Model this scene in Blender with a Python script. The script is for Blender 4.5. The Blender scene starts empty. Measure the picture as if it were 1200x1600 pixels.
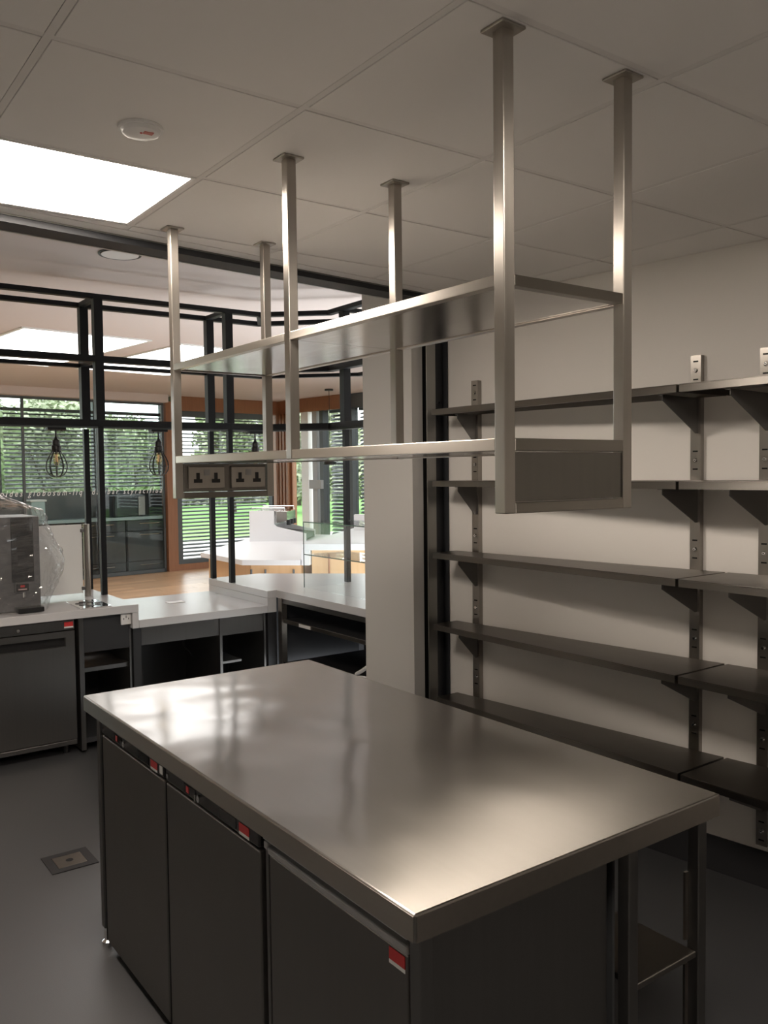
import bpy, bmesh, math, random
from mathutils import Matrix, Vector
random.seed(7)
S = bpy.context.scene
COL = S.collection
# ------------------------------------------------------------------ camera
F_PX, CAM_Z = 1339.51, 1.6847
YAW, PITCH, ROLL = (math.radians(v) for v in (53.9004, -2.6534, -0.6438))
cam = bpy.data.cameras.new('camera'); camo = bpy.data.objects.new('camera', cam); COL.objects.link(camo)
fw = Vector((math.cos(YAW)*math.cos(PITCH), math.sin(YAW)*math.cos(PITCH), math.sin(PITCH)))
rt = Vector((math.sin(YAW), -math.cos(YAW), 0)); up = rt.cross(fw)
r_ = rt*math.cos(ROLL)+up*math.sin(ROLL); u_ = up*math.cos(ROLL)-rt*math.sin(ROLL)
M = Matrix((r_, u_, -fw)).transposed().to_4x4(); M.translation = (0, 0, CAM_Z)
camo.matrix_world = M
cam.sensor_fit = 'VERTICAL'; cam.sensor_height = 36; cam.lens = F_PX/1600*36
cam.clip_start = .02; cam.clip_end = 300
S.camera = camo
# ------------------------------------------------------------------ view, world
S.view_settings.view_transform = 'Standard'; S.view_settings.look = 'None'
S.view_settings.gamma = 1; S.view_settings.use_curve_mapping = False
S.view_settings.exposure = 0.30
W = bpy.data.worlds.new('world'); S.world = W; W.use_nodes = True
WB = W.node_tree.nodes['Background']; WB.inputs[0].default_value = (.94, .98, 1.0, 1); WB.inputs[1].default_value = 3.9
PANEL_E = 47.0          # kitchen ceiling light panels
FAR_E = 4.5            # ceiling light panels in the room beyond
# ------------------------------------------------------------------ helpers
TH = math.radians(6.7); CT, ST = math.cos(TH), math.sin(TH)
def bf(a, b, z=0): return Vector((a*CT-b*ST, a*ST+b*CT, z))       # building axes -> world
def ba(x, y): return (x*CT+y*ST, -x*ST+y*CT)
WLOC = {}
def link(o, parent, wloc):
    COL.objects.link(o); wl = Vector(wloc); WLOC[o.name] = wl
    if parent is not None:
        o.parent = parent; o.location = wl-WLOC[parent.name]
    else: o.location = wl
    return o
def tag(o, label=None, cat=None, group=None, kind=None):
    if label: o['label'] = label
    if cat: o['category'] = cat
    if group: o['group'] = group
    if kind: o['kind'] = kind
    return o
def thing(name, label, cat, loc, group=None, kind=None):
    o = bpy.data.objects.new(name, None); o.empty_display_size = .05
    link(o, None, loc); return tag(o, label, cat, group, kind)
class MB:
    def __init__(s): s.bm = bmesh.new()
    def box(s, x0, x1, y0, y1, z0, z1, B=False, bev=0):
        tmp = bmesh.new()
        vs = [tmp.verts.new((x, y, z)) for z in (z0, z1) for y in (y0, y1) for x in (x0, x1)]
        for q in ((0,2,3,1),(4,5,7,6),(0,1,5,4),(2,6,7,3),(0,4,6,2),(1,3,7,5)): tmp.faces.new([vs[i] for i in q])
        if bev: bmesh.ops.bevel(tmp, geom=tmp.edges[:], offset=bev, segments=2, affect='EDGES', profile=.5)
        s._merge(tmp, B); return s
    def _merge(s, tmp, B=False, mat=None):
        if B:
            for v in tmp.verts: v.co = bf(*v.co)
        if mat:
            for v in tmp.verts: v.co = mat@v.co
        bmesh.ops.recalc_face_normals(tmp, faces=tmp.faces[:])
        me = bpy.data.meshes.new('t'); tmp.to_mesh(me); tmp.free(); s.bm.from_mesh(me); bpy.data.meshes.remove(me)
    def prism(s, pts, z0, z1, B=False, bev=0):
        tmp = bmesh.new(); n = len(pts)
        lo = [tmp.verts.new((p[0], p[1], z0)) for p in pts]; hi = [tmp.verts.new((p[0], p[1], z1)) for p in pts]
        tmp.faces.new(lo[::-1]); tmp.faces.new(hi)
        for i in range(n): tmp.faces.new((lo[i], lo[(i+1)%n], hi[(i+1)%n], hi[i]))
        if bev: bmesh.ops.bevel(tmp, geom=tmp.edges[:], offset=bev, segments=2, affect='EDGES', profile=.5)
        s._merge(tmp, B); return s
    def hull(s, pts3, faces, B=False):
        tmp = bmesh.new(); vs = [tmp.verts.new(p) for p in pts3]
        for f in faces: tmp.faces.new([vs[i] for i in f])
        s._merge(tmp, B); return s
    def cyl(s, p0, p1, r0, r1=None, seg=16, caps=True):
        r1 = r0 if r1 is None else r1; p0, p1 = Vector(p0), Vector(p1); d = (p1-p0)
        q = d.to_track_quat('Z', 'Y'); tmp = bmesh.new()
        A = [tmp.verts.new(p0+q@Vector((r0*math.cos(t), r0*math.sin(t), 0))) for t in [2*math.pi*i/seg for i in range(seg)]]
        Bv = [tmp.verts.new(p1+q@Vector((r1*math.cos(t), r1*math.sin(t), 0))) for t in [2*math.pi*i/seg for i in range(seg)]]
        for i in range(seg): tmp.faces.new((A[i], A[(i+1)%seg], Bv[(i+1)%seg], Bv[i]))
        if caps: tmp.faces.new(A[::-1]); tmp.faces.new(Bv)
        s._merge(tmp); return s
    def lathe(s, prof, c=(0,0,0), seg=24):
        tmp = bmesh.new(); rings = []
        for r, z in prof:
            rings.append([tmp.verts.new((c[0]+max(r,1e-4)*math.cos(2*math.pi*i/seg), c[1]+max(r,1e-4)*math.sin(2*math.pi*i/seg), c[2]+z)) for i in range(seg)])
        for a, b in zip(rings, rings[1:]):
            for i in range(seg): tmp.faces.new((a[i], a[(i+1)%seg], b[(i+1)%seg], b[i]))
        tmp.faces.new(rings[0][::-1]); tmp.faces.new(rings[-1]); s._merge(tmp); return s
    def tube(s, pts, r, seg=8):
        tmp = bmesh.new(); rings = []; pts = [Vector(p) for p in pts]
        for i, p in enumerate(pts):
            d = (pts[min(i+1, len(pts)-1)]-pts[max(i-1, 0)]).normalized(); q = d.to_track_quat('Z', 'Y')
            rings.append([tmp.verts.new(p+q@Vector((r*math.cos(2*math.pi*k/seg), r*math.sin(2*math.pi*k/seg), 0))) for k in range(seg)])
        for a, b in zip(rings, rings[1:]):
            # match closest offset to avoid twisting
            off = min(range(seg), key=lambda o: sum((a[k].co-b[(k+o)%seg].co).length for k in range(seg)))
            b[:] = b[off:]+b[:off]
            for k in range(seg): tmp.faces.new((a[k], a[(k+1)%seg], b[(k+1)%seg], b[k]))
        tmp.faces.new(rings[0][::-1]); tmp.faces.new(rings[-1]); s._merge(tmp); return s
    def build(s, name, mat, parent=None, label=None, cat=None, group=None, kind=None, smooth=False, origin=None):
        me = bpy.data.meshes.new(name); s.bm.to_mesh(me); s.bm.free()
        co = [v.co for v in me.vertices]
        lo = Vector([min(c[i] for c in co) for i in range(3)]); hi = Vector([max(c[i] for c in co) for i in range(3)])
        w = Vector(origin) if origin else Vector(((lo.x+hi.x)/2, (lo.y+hi.y)/2, lo.z))
        me.transform(Matrix.Translation(-w)); me.materials.append(mat)
        if smooth:
            for p in me.polygons: p.use_smooth = True
            try: me.set_sharp_from_angle(angle=math.radians(40))
            except Exception: pass
        o = bpy.data.objects.new(name, me); link(o, parent, w)
        return tag(o, label, cat, group, kind)
def B1(name, dims, mat, parent=None, B=False, bev=0, **k): return MB().box(*dims, B=B, bev=bev).build(name, mat, parent, **k)
def inst(src, parent, wloc, rotz=None, name=None):
    o = src.copy()
    if name: o.name = name
    link(o, parent, wloc)
    if rotz is not None: o.rotation_euler.z = rotz
    return o
def copy_tree(src, off, parent=None):
    o = src.copy(); link(o, parent, WLOC[src.name]+Vector(off))
    for ch in [c for c in src.children]: copy_tree(ch, off, o)
    return o
# ------------------------------------------------------------------ materials
def nmat(name):
    m = bpy.data.materials.new(name); m.use_nodes = True
    return m, m.node_tree, m.node_tree.nodes['Principled BSDF']
def plain(name, col, rough=.5, metal=0, spec=None, var=0, scale=8, bump=0, bscale=200):
    m, t, p = nmat(name); p.inputs['Base Color'].default_value = (*col, 1)
    p.inputs['Roughness'].default_value = rough; p.inputs['Metallic'].default_value = metal
    if spec is not None: p.inputs['Specular IOR Level'].default_value = spec
    if var or bump:
        tc = t.nodes.new('ShaderNodeTexCoord')
    if var:
        n = t.nodes.new('ShaderNodeTexNoise'); n.inputs['Scale'].default_value = scale; n.inputs['Detail'].default_value = 4
        t.links.new(tc.outputs['Object'], n.inputs['Vector'])
        mx = t.nodes.new('ShaderNodeMix'); mx.data_type = 'RGBA'
        mx.inputs[6].default_value = (*[c*(1-var) for c in col], 1); mx.inputs[7].default_value = (*[min(1, c*(1+var)) for c in col], 1)
        t.links.new(n.outputs[0], mx.inputs[0]); t.links.new(mx.outputs[2], p.inputs['Base Color'])
    if bump:
        n2 = t.nodes.new('ShaderNodeTexNoise'); n2.inputs['Scale'].default_value = bscale; n2.inputs['Detail'].default_value = 2
        t.links.new(tc.outputs['Object'], n2.inputs['Vector'])
        b = t.nodes.new('ShaderNodeBump'); b.inputs['Strength'].default_value = bump; b.inputs['Distance'].default_value = .002
        t.links.new(n2.outputs[0], b.inputs['Height']); t.links.new(b.outputs[0], p.inputs['Normal'])
    return m
def steel(name, col, rough, stretch=(1, 1, 1), wave=0, aniso=.85, axis=(1, 1, 0), smudge=.06):
    """brushed stainless steel: fine streaks along one axis, slight smudges, optional sheet waviness"""
    m, t, p = nmat(name); L = t.links.new
    p.inputs['Metallic'].default_value = 1; tc = t.nodes.new('ShaderNodeTexCoord')
    mp = t.nodes.new('ShaderNodeMapping'); mp.inputs['Scale'].default_value = stretch; L(tc.outputs['Object'], mp.inputs[0])
    n = t.nodes.new('ShaderNodeTexNoise'); n.inputs['Scale'].default_value = 60; n.inputs['Detail'].default_value = 3; L(mp.outputs[0], n.inputs['Vector'])
    n2 = t.nodes.new('ShaderNodeTexNoise'); n2.inputs['Scale'].default_value = 5; n2.inputs['Detail'].default_value = 5; L(tc.outputs['Object'], n2.inputs['Vector'])
    mr = t.nodes.new('ShaderNodeMapRange'); mr.inputs[3].default_value = rough-.04; mr.inputs[4].default_value = rough+.04; L(n.outputs[0], mr.inputs[0])
    ad = t.nodes.new('ShaderNodeMath'); ad.operation = 'MULTIPLY_ADD'; ad.inputs[1].default_value = smudge*2; L(n2.outputs[0], ad.inputs[0]); L(mr.outputs[0], ad.inputs[2])
    sb = t.nodes.new('ShaderNodeMath'); sb.operation = 'SUBTRACT'; sb.inputs[1].default_value = smudge; L(ad.outputs[0], sb.inputs[0]); L(sb.outputs[0], p.inputs['Roughness'])
    mx = t.nodes.new('ShaderNodeMix'); mx.data_type = 'RGBA'
    mx.inputs[6].default_value = (*[c*.93 for c in col], 1); mx.inputs[7].default_value = (*[min(1, c*1.06) for c in col], 1)
    L(n.outputs[0], mx.inputs[0]); L(mx.outputs[2], p.inputs['Base Color'])
    b = t.nodes.new('ShaderNodeBump'); b.inputs['Strength'].default_value = .04; b.inputs['Distance'].default_value = .001; L(n.outputs[0], b.inputs['Height'])
    last = b
    if wave:
        n3 = t.nodes.new('ShaderNodeTexNoise'); n3.inputs['Scale'].default_value = 3.2; n3.inputs['Detail'].default_value = 1; L(tc.outputs['Object'], n3.inputs['Vector'])
        b2 = t.nodes.new('ShaderNodeBump'); b2.inputs['Strength'].default_value = 1; b2.inputs['Distance'].default_value = wave; L(n3.outputs[0], b2.inputs['Height']); L(b.outputs[0], b2.inputs['Normal']); last = b2
    L(last.outputs[0], p.inputs['Normal'])
    if aniso:
        p.inputs['Anisotropic'].default_value = aniso
        tg = t.nodes.new('ShaderNodeCombineXYZ')
        for k in range(3): tg.inputs[k].default_value = axis[k]
        L(tg.outputs[0], p.inputs['Tangent'])
    return m
def emit(name, col, e):
    m = bpy.data.materials.new(name); m.use_nodes = True; t = m.node_tree; t.nodes.clear()
    o = t.nodes.new('ShaderNodeOutputMaterial'); x = t.nodes.new('ShaderNodeEmission')
    x.inputs[0].default_value = (*col, 1); x.inputs[1].default_value = e; t.links.new(x.outputs[0], o.inputs[0]); return m
def glass(name, tint=(.9, .97, .95), refl=.5, rough=.0):
    m = bpy.data.materials.new(name); m.use_nodes = True; t = m.node_tree; t.nodes.clear(); L = t.links.new
    o = t.nodes.new('ShaderNodeOutputMaterial'); mx = t.nodes.new('ShaderNodeMixShader')
    tr = t.nodes.new('ShaderNodeBsdfTransparent'); tr.inputs[0].default_value = (*tint, 1)
    g = t.nodes.new('ShaderNodeBsdfGlossy'); g.inputs['Roughness'].default_value = rough
    fr = t.nodes.new('ShaderNodeLayerWeight'); fr.inputs[0].default_value = .5
    pw = t.nodes.new('ShaderNodeMath'); pw.operation = 'POWER'; pw.inputs[1].default_value = 5; L(fr.outputs['Facing'], pw.inputs[0])
    mm = t.nodes.new('ShaderNodeMath'); mm.operation = 'MULTIPLY_ADD'; mm.inputs[1].default_value = refl; mm.inputs[2].default_value = .04*refl; mm.use_clamp = True
    L(pw.outputs[0], mm.inputs[0]); L(mm.outputs[0], mx.inputs[0]); L(tr.outputs[0], mx.inputs[1]); L(g.outputs[0], mx.inputs[2]); L(mx.outputs[0], o.inputs[0])
    return m
def wood(name, c1, c2, axis=(1, 12, 12), rough=.45, rnd=0):
    m, t, p = nmat(name); L = t.links.new; tc = t.nodes.new('ShaderNodeTexCoord')
    mp = t.nodes.new('ShaderNodeMapping'); mp.inputs['Scale'].default_value = axis; L(tc.outputs['Object'], mp.inputs[0])
    n = t.nodes.new('ShaderNodeTexNoise'); n.inputs['Scale'].default_value = 3; n.inputs['Detail'].default_value = 6; L(mp.outputs[0], n.inputs['Vector'])
    mx = t.nodes.new('ShaderNodeMix'); mx.data_type = 'RGBA'; mx.inputs[6].default_value = (*c1, 1); mx.inputs[7].default_value = (*c2, 1)
    if rnd:
        oi = t.nodes.new('ShaderNodeObjectInfo'); a = t.nodes.new('ShaderNodeMath'); a.operation = 'MULTIPLY_ADD'; a.inputs[1].default_value = rnd
        L(oi.outputs['Random'], a.inputs[0]); s = t.nodes.new('ShaderNodeMath'); s.operation = 'MULTIPLY'; s.inputs[1].default_value = 1-rnd
        L(n.outputs[0], s.inputs[0]); L(s.outputs[0], a.inputs[2]); L(a.outputs[0], mx.inputs[0])
    else: L(n.outputs[0], mx.inputs[0])
    L(mx.outputs[2], p.inputs['Base Color']); p.inputs['Roughness'].default_value = rough
    return m
m_wall = plain('wall_paint', (.80, .77, .73), .75, var=.015, scale=3, bump=.08, bscale=300)
m_bounce = plain('bounce_grey', (.52, .50, .48), .5)  # invented finish for walls out of view; its grey sets the bounced light
m_colm = plain('column_paint_shaded', (.60, .585, .56), .75, var=.015, scale=3, bump=.08, bscale=300)  # white paint greyed: the weaker light on the column is put into colour
m_tile = plain('ceiling_tile', (.82, .80, .78), .85, var=.02, scale=2)
m_tee = plain('tee_bar', (.76, .74, .72), .8)
m_void = plain('black_void', (.004, .004, .004), .9)
m_floor = plain('vinyl_floor', (.058, .059, .062), .40, spec=.9, var=.25, scale=260, bump=.12, bscale=400)
m_cove = plain('vinyl_cove', (.022, .022, .024), .5)
m_steel = steel('brushed_steel', (.42, .393, .355), .30, (1, 1, .02), smudge=.03)
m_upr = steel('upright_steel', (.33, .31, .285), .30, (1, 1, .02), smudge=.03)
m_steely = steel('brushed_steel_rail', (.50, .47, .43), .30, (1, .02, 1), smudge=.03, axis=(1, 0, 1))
m_steelx = steel('brushed_steel_crossrail', (.32, .30, .272), .32, (.02, 1, 1), smudge=.03, axis=(0, 1, 1))  # darker than the long rails: shade put into colour against reflected bounce
m_steelh = steel('brushed_steel_shelf', (.22, .207, .19), .33, (1, .02, 1), smudge=.03, axis=(1, 0, 1))
m_top = steel('worktop_steel', (.29, .272, .25), .34, (1, .015, 1), wave=.006, smudge=.03, aniso=1.0, axis=(1, 0, 0))
_t = m_top.node_tree; _p = _t.nodes['Principled BSDF']; _p.inputs['Coat Weight'].default_value = .8; _p.inputs['Coat Roughness'].default_value = .12; _p.inputs['Coat IOR'].default_value = 1.7
_t.links.new(_p.inputs['Normal'].links[0].from_socket, _p.inputs['Coat Normal'])
m_edge = steel('worktop_edge_steel', (.24, .22, .20), .35, (1, .02, 1), smudge=.03, axis=(0, 0, 1))
m_dark = steel('dark_steel', (.20, .195, .19), .36, (1, 1, .02), smudge=.03)
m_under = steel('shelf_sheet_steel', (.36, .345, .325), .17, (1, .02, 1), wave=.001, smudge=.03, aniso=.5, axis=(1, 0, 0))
m_end = steel('end_panel_steel', (.20, .19, .172), .34, (1, 1, .02), smudge=.05)  # steel darkened so the near end holds its shade despite reflected bounce
m_door = steel('fridge_door_steel', (.21, .20, .19), .40, (1, 1, .02), smudge=.03)
m_black = plain('black_plastic', (.012, .012, .013), .35)
m_blackm = plain('black_metal', (.008, .009, .011), .5, spec=.25)
m_grey = plain('grey_plastic', (.33, .33, .33), .45)
m_red = plain('red_sticker', (.55, .03, .03), .5); m_white = plain('white_plastic', (.8, .8, .79), .4)
m_chrome = plain('chrome', (.85, .85, .85), .12, 1)
m_counter = plain('solid_surface', (.60, .595, .60), .24, var=.03, scale=400)
m_cwhite = plain('white_solid_surface', (.72, .73, .75), .35, var=.01, scale=400)
m_unit = plain('dark_unit_panel', (.045, .047, .05), .4, metal=.3)
m_unitb = plain('black_unit_interior', (.012, .012, .014), .6)
m_fascia = plain('shutter_box', (.022, .024, .028), .6)
m_strip = plain('strip_alu', (.5, .5, .5), .4, metal=.5)
m_guide = steel('guide_steel', (.30, .295, .28), .4, (1, 1, .02))
m_panel = emit('light_diffuser', (1, .875, .755), PANEL_E)
m_far = emit('light_diffuser_far', (1, .96, .92), FAR_E)
m_glass = glass('window_glass', (.95, .965, .955), .5)
m_part = glass('partition_glass', (.90, .935, .925), .4)
m_clear = glass('display_glass', (.975, .99, .987), .5)
m_gedge = plain('glass_edge', (.02, .06, .055), .2)
m_oak = wood('oak_floor', (.46, .26, .13), (.78, .52, .32), (1, 14, 14), .3, rnd=.7)
m_oakf = wood('oak_front', (.56, .35, .18), (.66, .44, .25), (10, 10, 1), .45)
m_frame = wood('cedar_frame', (.20, .085, .038), (.30, .13, .06), (12, 12, 1), .5)
m_alu = plain('window_alu', (.07, .08, .085), .5)
m_slat = plain('blind_slat', (.03, .04, .042), .5)
m_ceil2 = plain('plaster_ceiling', (.64, .57, .545), .8)
m_lawn = plain('lawn', (.17, .36, .09), .9, var=.25, scale=1.5)
m_pave = plain('paving', (.42, .40, .38), .9, var=.1, scale=3)
m_leaf = plain('leaves', (.37, .40, .27), .7, var=.5, scale=.9)
m_bark = plain('bark', (.09, .07, .05), .9)
m_bulb = glass('bulb_glass', (.97, .86, .68), .7); m_fil = emit('filament', (1, .66, .38), .6)
m_screen = plain('white_screen', (.80, .80, .78), .35)
m_boil = plain('boiler_grey', (.16, .16, .165), .35, metal=.6); m_boilf = plain('boiler_gloss', (.015, .015, .016), .12)
def bagmat():
    m = bpy.data.materials.new('clear_film'); m.use_nodes = True; t = m.node_tree; t.nodes.clear(); L = t.links.new
    o = t.nodes.new('ShaderNodeOutputMaterial'); mx = t.nodes.new('ShaderNodeMixShader'); mx2 = t.nodes.new('ShaderNodeMixShader')
    tr = t.nodes.new('ShaderNodeBsdfTransparent'); tr.inputs[0].default_value = (.93, .93, .93, 1)
    g = t.nodes.new('ShaderNodeBsdfGlossy'); g.inputs['Roughness'].default_value = .06
    d = t.nodes.new('ShaderNodeBsdfDiffuse'); d.inputs[0].default_value = (.85, .85, .85, 1)
    lw = t.nodes.new('ShaderNodeLayerWeight'); fr = t.nodes.new('ShaderNodeMath'); fr.operation = 'POWER'; fr.inputs[1].default_value = 3; L(lw.outputs['Facing'], fr.inputs[0])
    fr2 = t.nodes.new('ShaderNodeMath'); fr2.operation = 'MULTIPLY_ADD'; fr2.inputs[1].default_value = .8; fr2.inputs[2].default_value = .05; L(fr.outputs[0], fr2.inputs[0]); fr = fr2
    mx2.inputs[0].default_value = .055; L(tr.outputs[0], mx2.inputs[1]); L(d.outputs[0], mx2.inputs[2])
    L(fr.outputs[0], mx.inputs[0]); L(mx2.outputs[0], mx.inputs[1]); L(g.outputs[0], mx.inputs[2]); L(mx.outputs[0], o.inputs[0]); return m
m_bag = bagmat()
# ================================================================== SETTING
ZC, WA, SB = 2.5767, 3.400, 3.0        # kitchen ceiling, shelf wall (building a), shutter line (building b)
K0, KB = -1.6, -1.7                     # kitchen left wall a, wall behind the camera b
FZ, FA0, FA1, FB = 3.05, -1.6, 9.706, 13.5
fl = MB().box(K0, WA, KB, 6.55, -.1, 0, B=True).build('floor', m_floor, None, 'dark grey speckled vinyl floor of the kitchen', 'floor', kind='structure')
wr = B1('wall_right', (WA, WA+.12, KB, 3.2, 0, 2.75), m_wall, B=True, label='off white painted wall behind the steel wall shelves', cat='wall', kind='structure')
B1('baseboard_right', (WA-.006, WA, KB, 3.16, 0, .15), m_cove, B=True, label='black coved vinyl skirting along the shelf wall', cat='skirting', kind='structure')
B1('wall_left', (K0-.12, K0, KB, 3.0, 0, 3.2), m_bounce, B=True, label='unseen wall at the left end of the kitchen, greyed to limit bounce', cat='wall', kind='structure')
B1('wall_far_left', (K0-.12, K0, 3.001, 14.75, 0, 3.2), m_wall, B=True, label='painted wall at the left end of the room beyond', cat='wall', kind='structure')
B1('wall_back', (K0-.12, WA+.12, KB-.12, KB, 0, 2.75), m_bounce, B=True, label='unseen wall at the back of the kitchen, greyed to limit bounce', cat='wall', kind='structure')
# ---- suspended ceiling: every tile its own piece, tee bars between
ceil = thing('ceiling', 'suspended grid ceiling of square off white tiles above the steel table', 'ceiling', bf(.9, .7, ZC), kind='structure')
MB().box(K0, WA+.05, KB, SB-.02, ZC+.03, ZC+.06, B=True).build('ceiling_deck', m_tee, ceil)
M0, L0, PT = .5086, 1.2353, .6
def clip(poly, fn):
    out = []
    for i in range(len(poly)):
        p, q = poly[i], poly[(i+1)%len(poly)]; dp, dq = fn(p), fn(q)
        if dp >= 0: out.append(p)
        if (dp >= 0) != (dq >= 0):
            t = dp/(dp-dq); out.append((p[0]+t*(q[0]-p[0]), p[1]+t*(q[1]-p[1])))
    return out
TE = SB-.055          # edge trim line
lims = [lambda p: WA-.004-ba(*p)[0], lambda p: ba(*p)[0]-K0-.004, lambda p: TE-ba(*p)[1], lambda p: ba(*p)[1]-KB-.004]
LIGHTS = {(0, 2), (0, -2)}
tile0 = None
for i in range(-5, 6):
    for j in range(-7, 5):
        x0, y0 = M0+i*PT, L0+j*PT; g = .0107
        full = [(x0+g, y0+g), (x0+PT-g, y0+g), (x0+PT-g, y0+PT-g), (x0+g, y0+PT-g)]
        pl = full
        for f in lims:
            pl = clip(pl, f)
            if len(pl) < 3: break
        if len(pl) < 3: continue
        ar = abs(sum(pl[k][0]*pl[(k+1)%len(pl)][1]-pl[(k+1)%len(pl)][0]*pl[k][1] for k in range(len(pl))))/2
        if ar < .002: continue
        if (i, j) in LIGHTS and pl == full:
            lab = {(0, 2): 'bright square light panel set in the ceiling beyond the smoke detector'}.get((i, j), 'square ceiling light panel above the near end of the prep table' if i == 0 else 'square ceiling light panel over the open kitchen floor')
            t = thing('ceiling_light', lab, 'light panel', (x0+PT/2, y0+PT/2, ZC), 'kitchen ceiling light panels')
            fr = MB()
            for d in ((x0+g, x0+PT-g, y0+g, y0+g+.012), (x0+g, x0+PT-g, y0+PT-g-.012, y0+PT-g), (x0+g, x0+g+.012, y0+g+.012, y0+PT-g-.012), (x0+PT-g-.012, x0+PT-g, y0+g+.012, y0+PT-g-.012)): fr.box(*d, ZC-.003, ZC+.012)
            fr.build('light_frame', m_white, t)
            B1('diffuser', (x0+g+.0121, x0+PT-g-.0121, y0+g+.0121, y0+PT-g-.0121, ZC, ZC+.01), m_panel, t)
        elif pl == full:
            if tile0 is None: tile0 = MB().prism(pl, ZC-.002, ZC+.018, bev=.0015).build('ceiling_tile', m_tile, ceil); 
            else: inst(tile0, ceil, (x0+PT/2, y0+PT/2, ZC-.002))
        else: MB().prism(pl, ZC-.002, ZC+.018).build('ceiling_tile', m_tile, ceil)
def bar(pl, dz=0):
    for f in lims:
        pl = clip(pl, f)
        if len(pl) < 3: return
    MB().prism(pl, ZC-.0008+dz, ZC+.018+dz).build('tee_bar', m_tee, ceil)
for i in range(-5, 7): bar([(M0+i*PT-.0091, -6), (M0+i*PT+.0091, -6), (M0+i*PT+.0091, 6), (M0+i*PT-.0091, 6)])
for j in range(-7, 6): bar([(-6, L0+j*PT-.0091), (6, L0+j*PT-.0091), (6, L0+j*PT+.0091), (-6, L0+j*PT+.0091)], .0008)
B1('perimeter_trim', (K0, WA, TE+.003, SB+.018, ZC-.004, ZC+.02), m_tile, ceil, B=True)
# ---- shutter housing across the servery opening
sh = thing('trim_1', 'dark grey roller shutter housing running along the edge of the tiled ceiling', 'shutter housing', bf(1, SB+.1, 2.53), kind='structure')
B1('shutter_fascia', (K0, WA-.12, SB+.019, SB+.032, 2.545, 2.60), m_fascia, sh, B=True)
B1('fascia_lip', (K0, WA-.12, SB+.013, SB+.018, 2.568, 2.574), m_guide, sh, B=True)
B1('shutter_soffit', (K0, WA-.12, SB+.032, SB+.165, 2.556, 2.60), m_fascia, sh, B=True)
B1('shutter_edge_strip', (K0, WA-.12, SB+.1655, SB+.178, 2.554, 2.60), m_strip, sh, B=True)
B1('wall_header', (K0, WA+.3, SB+.02, SB+.178, 2.601, 3.2), m_wall, B=True, label='painted bulkhead above the shutter housing', cat='bulkhead', kind='structure')
# ---- column, shutter guide
B1('column', (3.17, 3.249, 3.2, 3.585, 0, 3.05), m_colm, B=True, label='square white painted column between the servery counter and the shelf wall', cat='column', kind='structure')
B1('wall_divider', (3.25, FA1, 3.3, 3.48, 0, 3.05), m_wall, B=True, label='painted wall running on behind the white column', cat='wall', kind='structure')
gd = thing('shutter_guide', 'dark steel shutter guide channel standing between column and shelves', 'shutter guide', bf(3.33, 3.2, 0))
B1('guide_plate', (3.238, 3.302, 3.155, 3.162, 0, 2.55), m_guide, gd, B=True)
B1('guide_web', (3.302, 3.309, 3.155, 3.21, 0, 2.55), m_fascia, gd, B=True)
B1('guide_channel', (3.31, 3.395, 3.185, 3.21, 0, 2.55), m_fascia, gd, B=True)
B1('guide_flange', (3.388, 3.395, 3.15, 3.185, 0, 2.55), m_fascia, gd, B=True)
B1('guide_gap_fill', (3.2505, 3.30, 3.205, 3.295, 0, 2.55), m_void, gd, B=True)  # black filler block: gives the gap its darkness and stops light leaking through
for a in (3.335, 3.365):
    MB().cyl(bf(a, 3.184, 2.055), bf(a, 3.178, 2.055), .008, seg=10).build('guide_bolt', m_black, gd)
# ================================================================== FAR ROOM SHELL
B1('floor_far', (FA0, FA1, 6.551, 14.75, -.1, -.012), m_oakf, B=True, label='oak boarded floor of the room beyond the servery', cat='floor', kind='structure')
ff = bpy.data.objects['floor_far']
# planks laid in the part of that floor that shows beyond the low counter
pl0 = None; PW, PLN = .16, 1.35
for k in range(44):
    b0 = 6.56+k*PW
    if b0+PW > 13.45: break
    off = (k*0.53) % PLN
    amin, amax = 2.2+(b0-6.5)*.18, 4.6+(b0-6.5)*.78
    n = int((amax-amin)/PLN)+2
    for q in range(n):
        a0 = amin-off+q*PLN
        if a0 > amax or a0+PLN < amin or a0+PLN > FA1-.02: continue
        c = bf(a0+PLN/2, b0+PW/2, -.011)
        if pl0 is None:
            pl0 = MB().box(-PLN/2+.002, PLN/2-.002, -PW/2+.002, PW/2-.002, 0, .011, bev=.0015).build('plank', m_oak, ff, origin=(0, 0, 0))
            pl0.location = c-WLOC[ff.name]; pl0.rotation_euler.z = TH
        else: inst(pl0, ff, c, TH)
B1('ceiling_far', (FA0, FA1+.12, SB+.179, 14.75, FZ, FZ+.1), m_ceil2, B=True, label='pale plaster ceiling of the room beyond the servery', cat='ceiling', kind='structure')
for k, (a0, a1) in enumerate(((2.98, 4.22), (4.60, 5.86))):
    t = thing('light_panel', ('large bright ceiling panel beyond the black frame, nearer the left edge', 'large bright ceiling panel beyond the black frame, right of its twin')[k], 'light panel', bf((a0+a1)/2, 9.3, FZ-.02), 'far room ceiling panels')
    b0, b1 = 8.05, 10.65
    f = MB()
    for d in ((a0-.03, a1+.03, b0-.03, b0), (a0-.03, a1+.03, b1, b1+.03), (a0-.03, a0, b0, b1), (a1, a1+.03, b0, b1)): f.box(*d, FZ-.012, FZ, B=True)
    f.build('panel_rim', m_white, t); B1('diffuser', (a0, a1, b0, b1, FZ-.008, FZ-.001), m_far, t, B=True)
sp = thing('ceiling_speaker', 'round flush speaker in the pale ceiling behind the shutter housing', 'speaker', bf(2.46, 5.03, FZ-.006))
c = bf(2.46, 5.03, 0)
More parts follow.
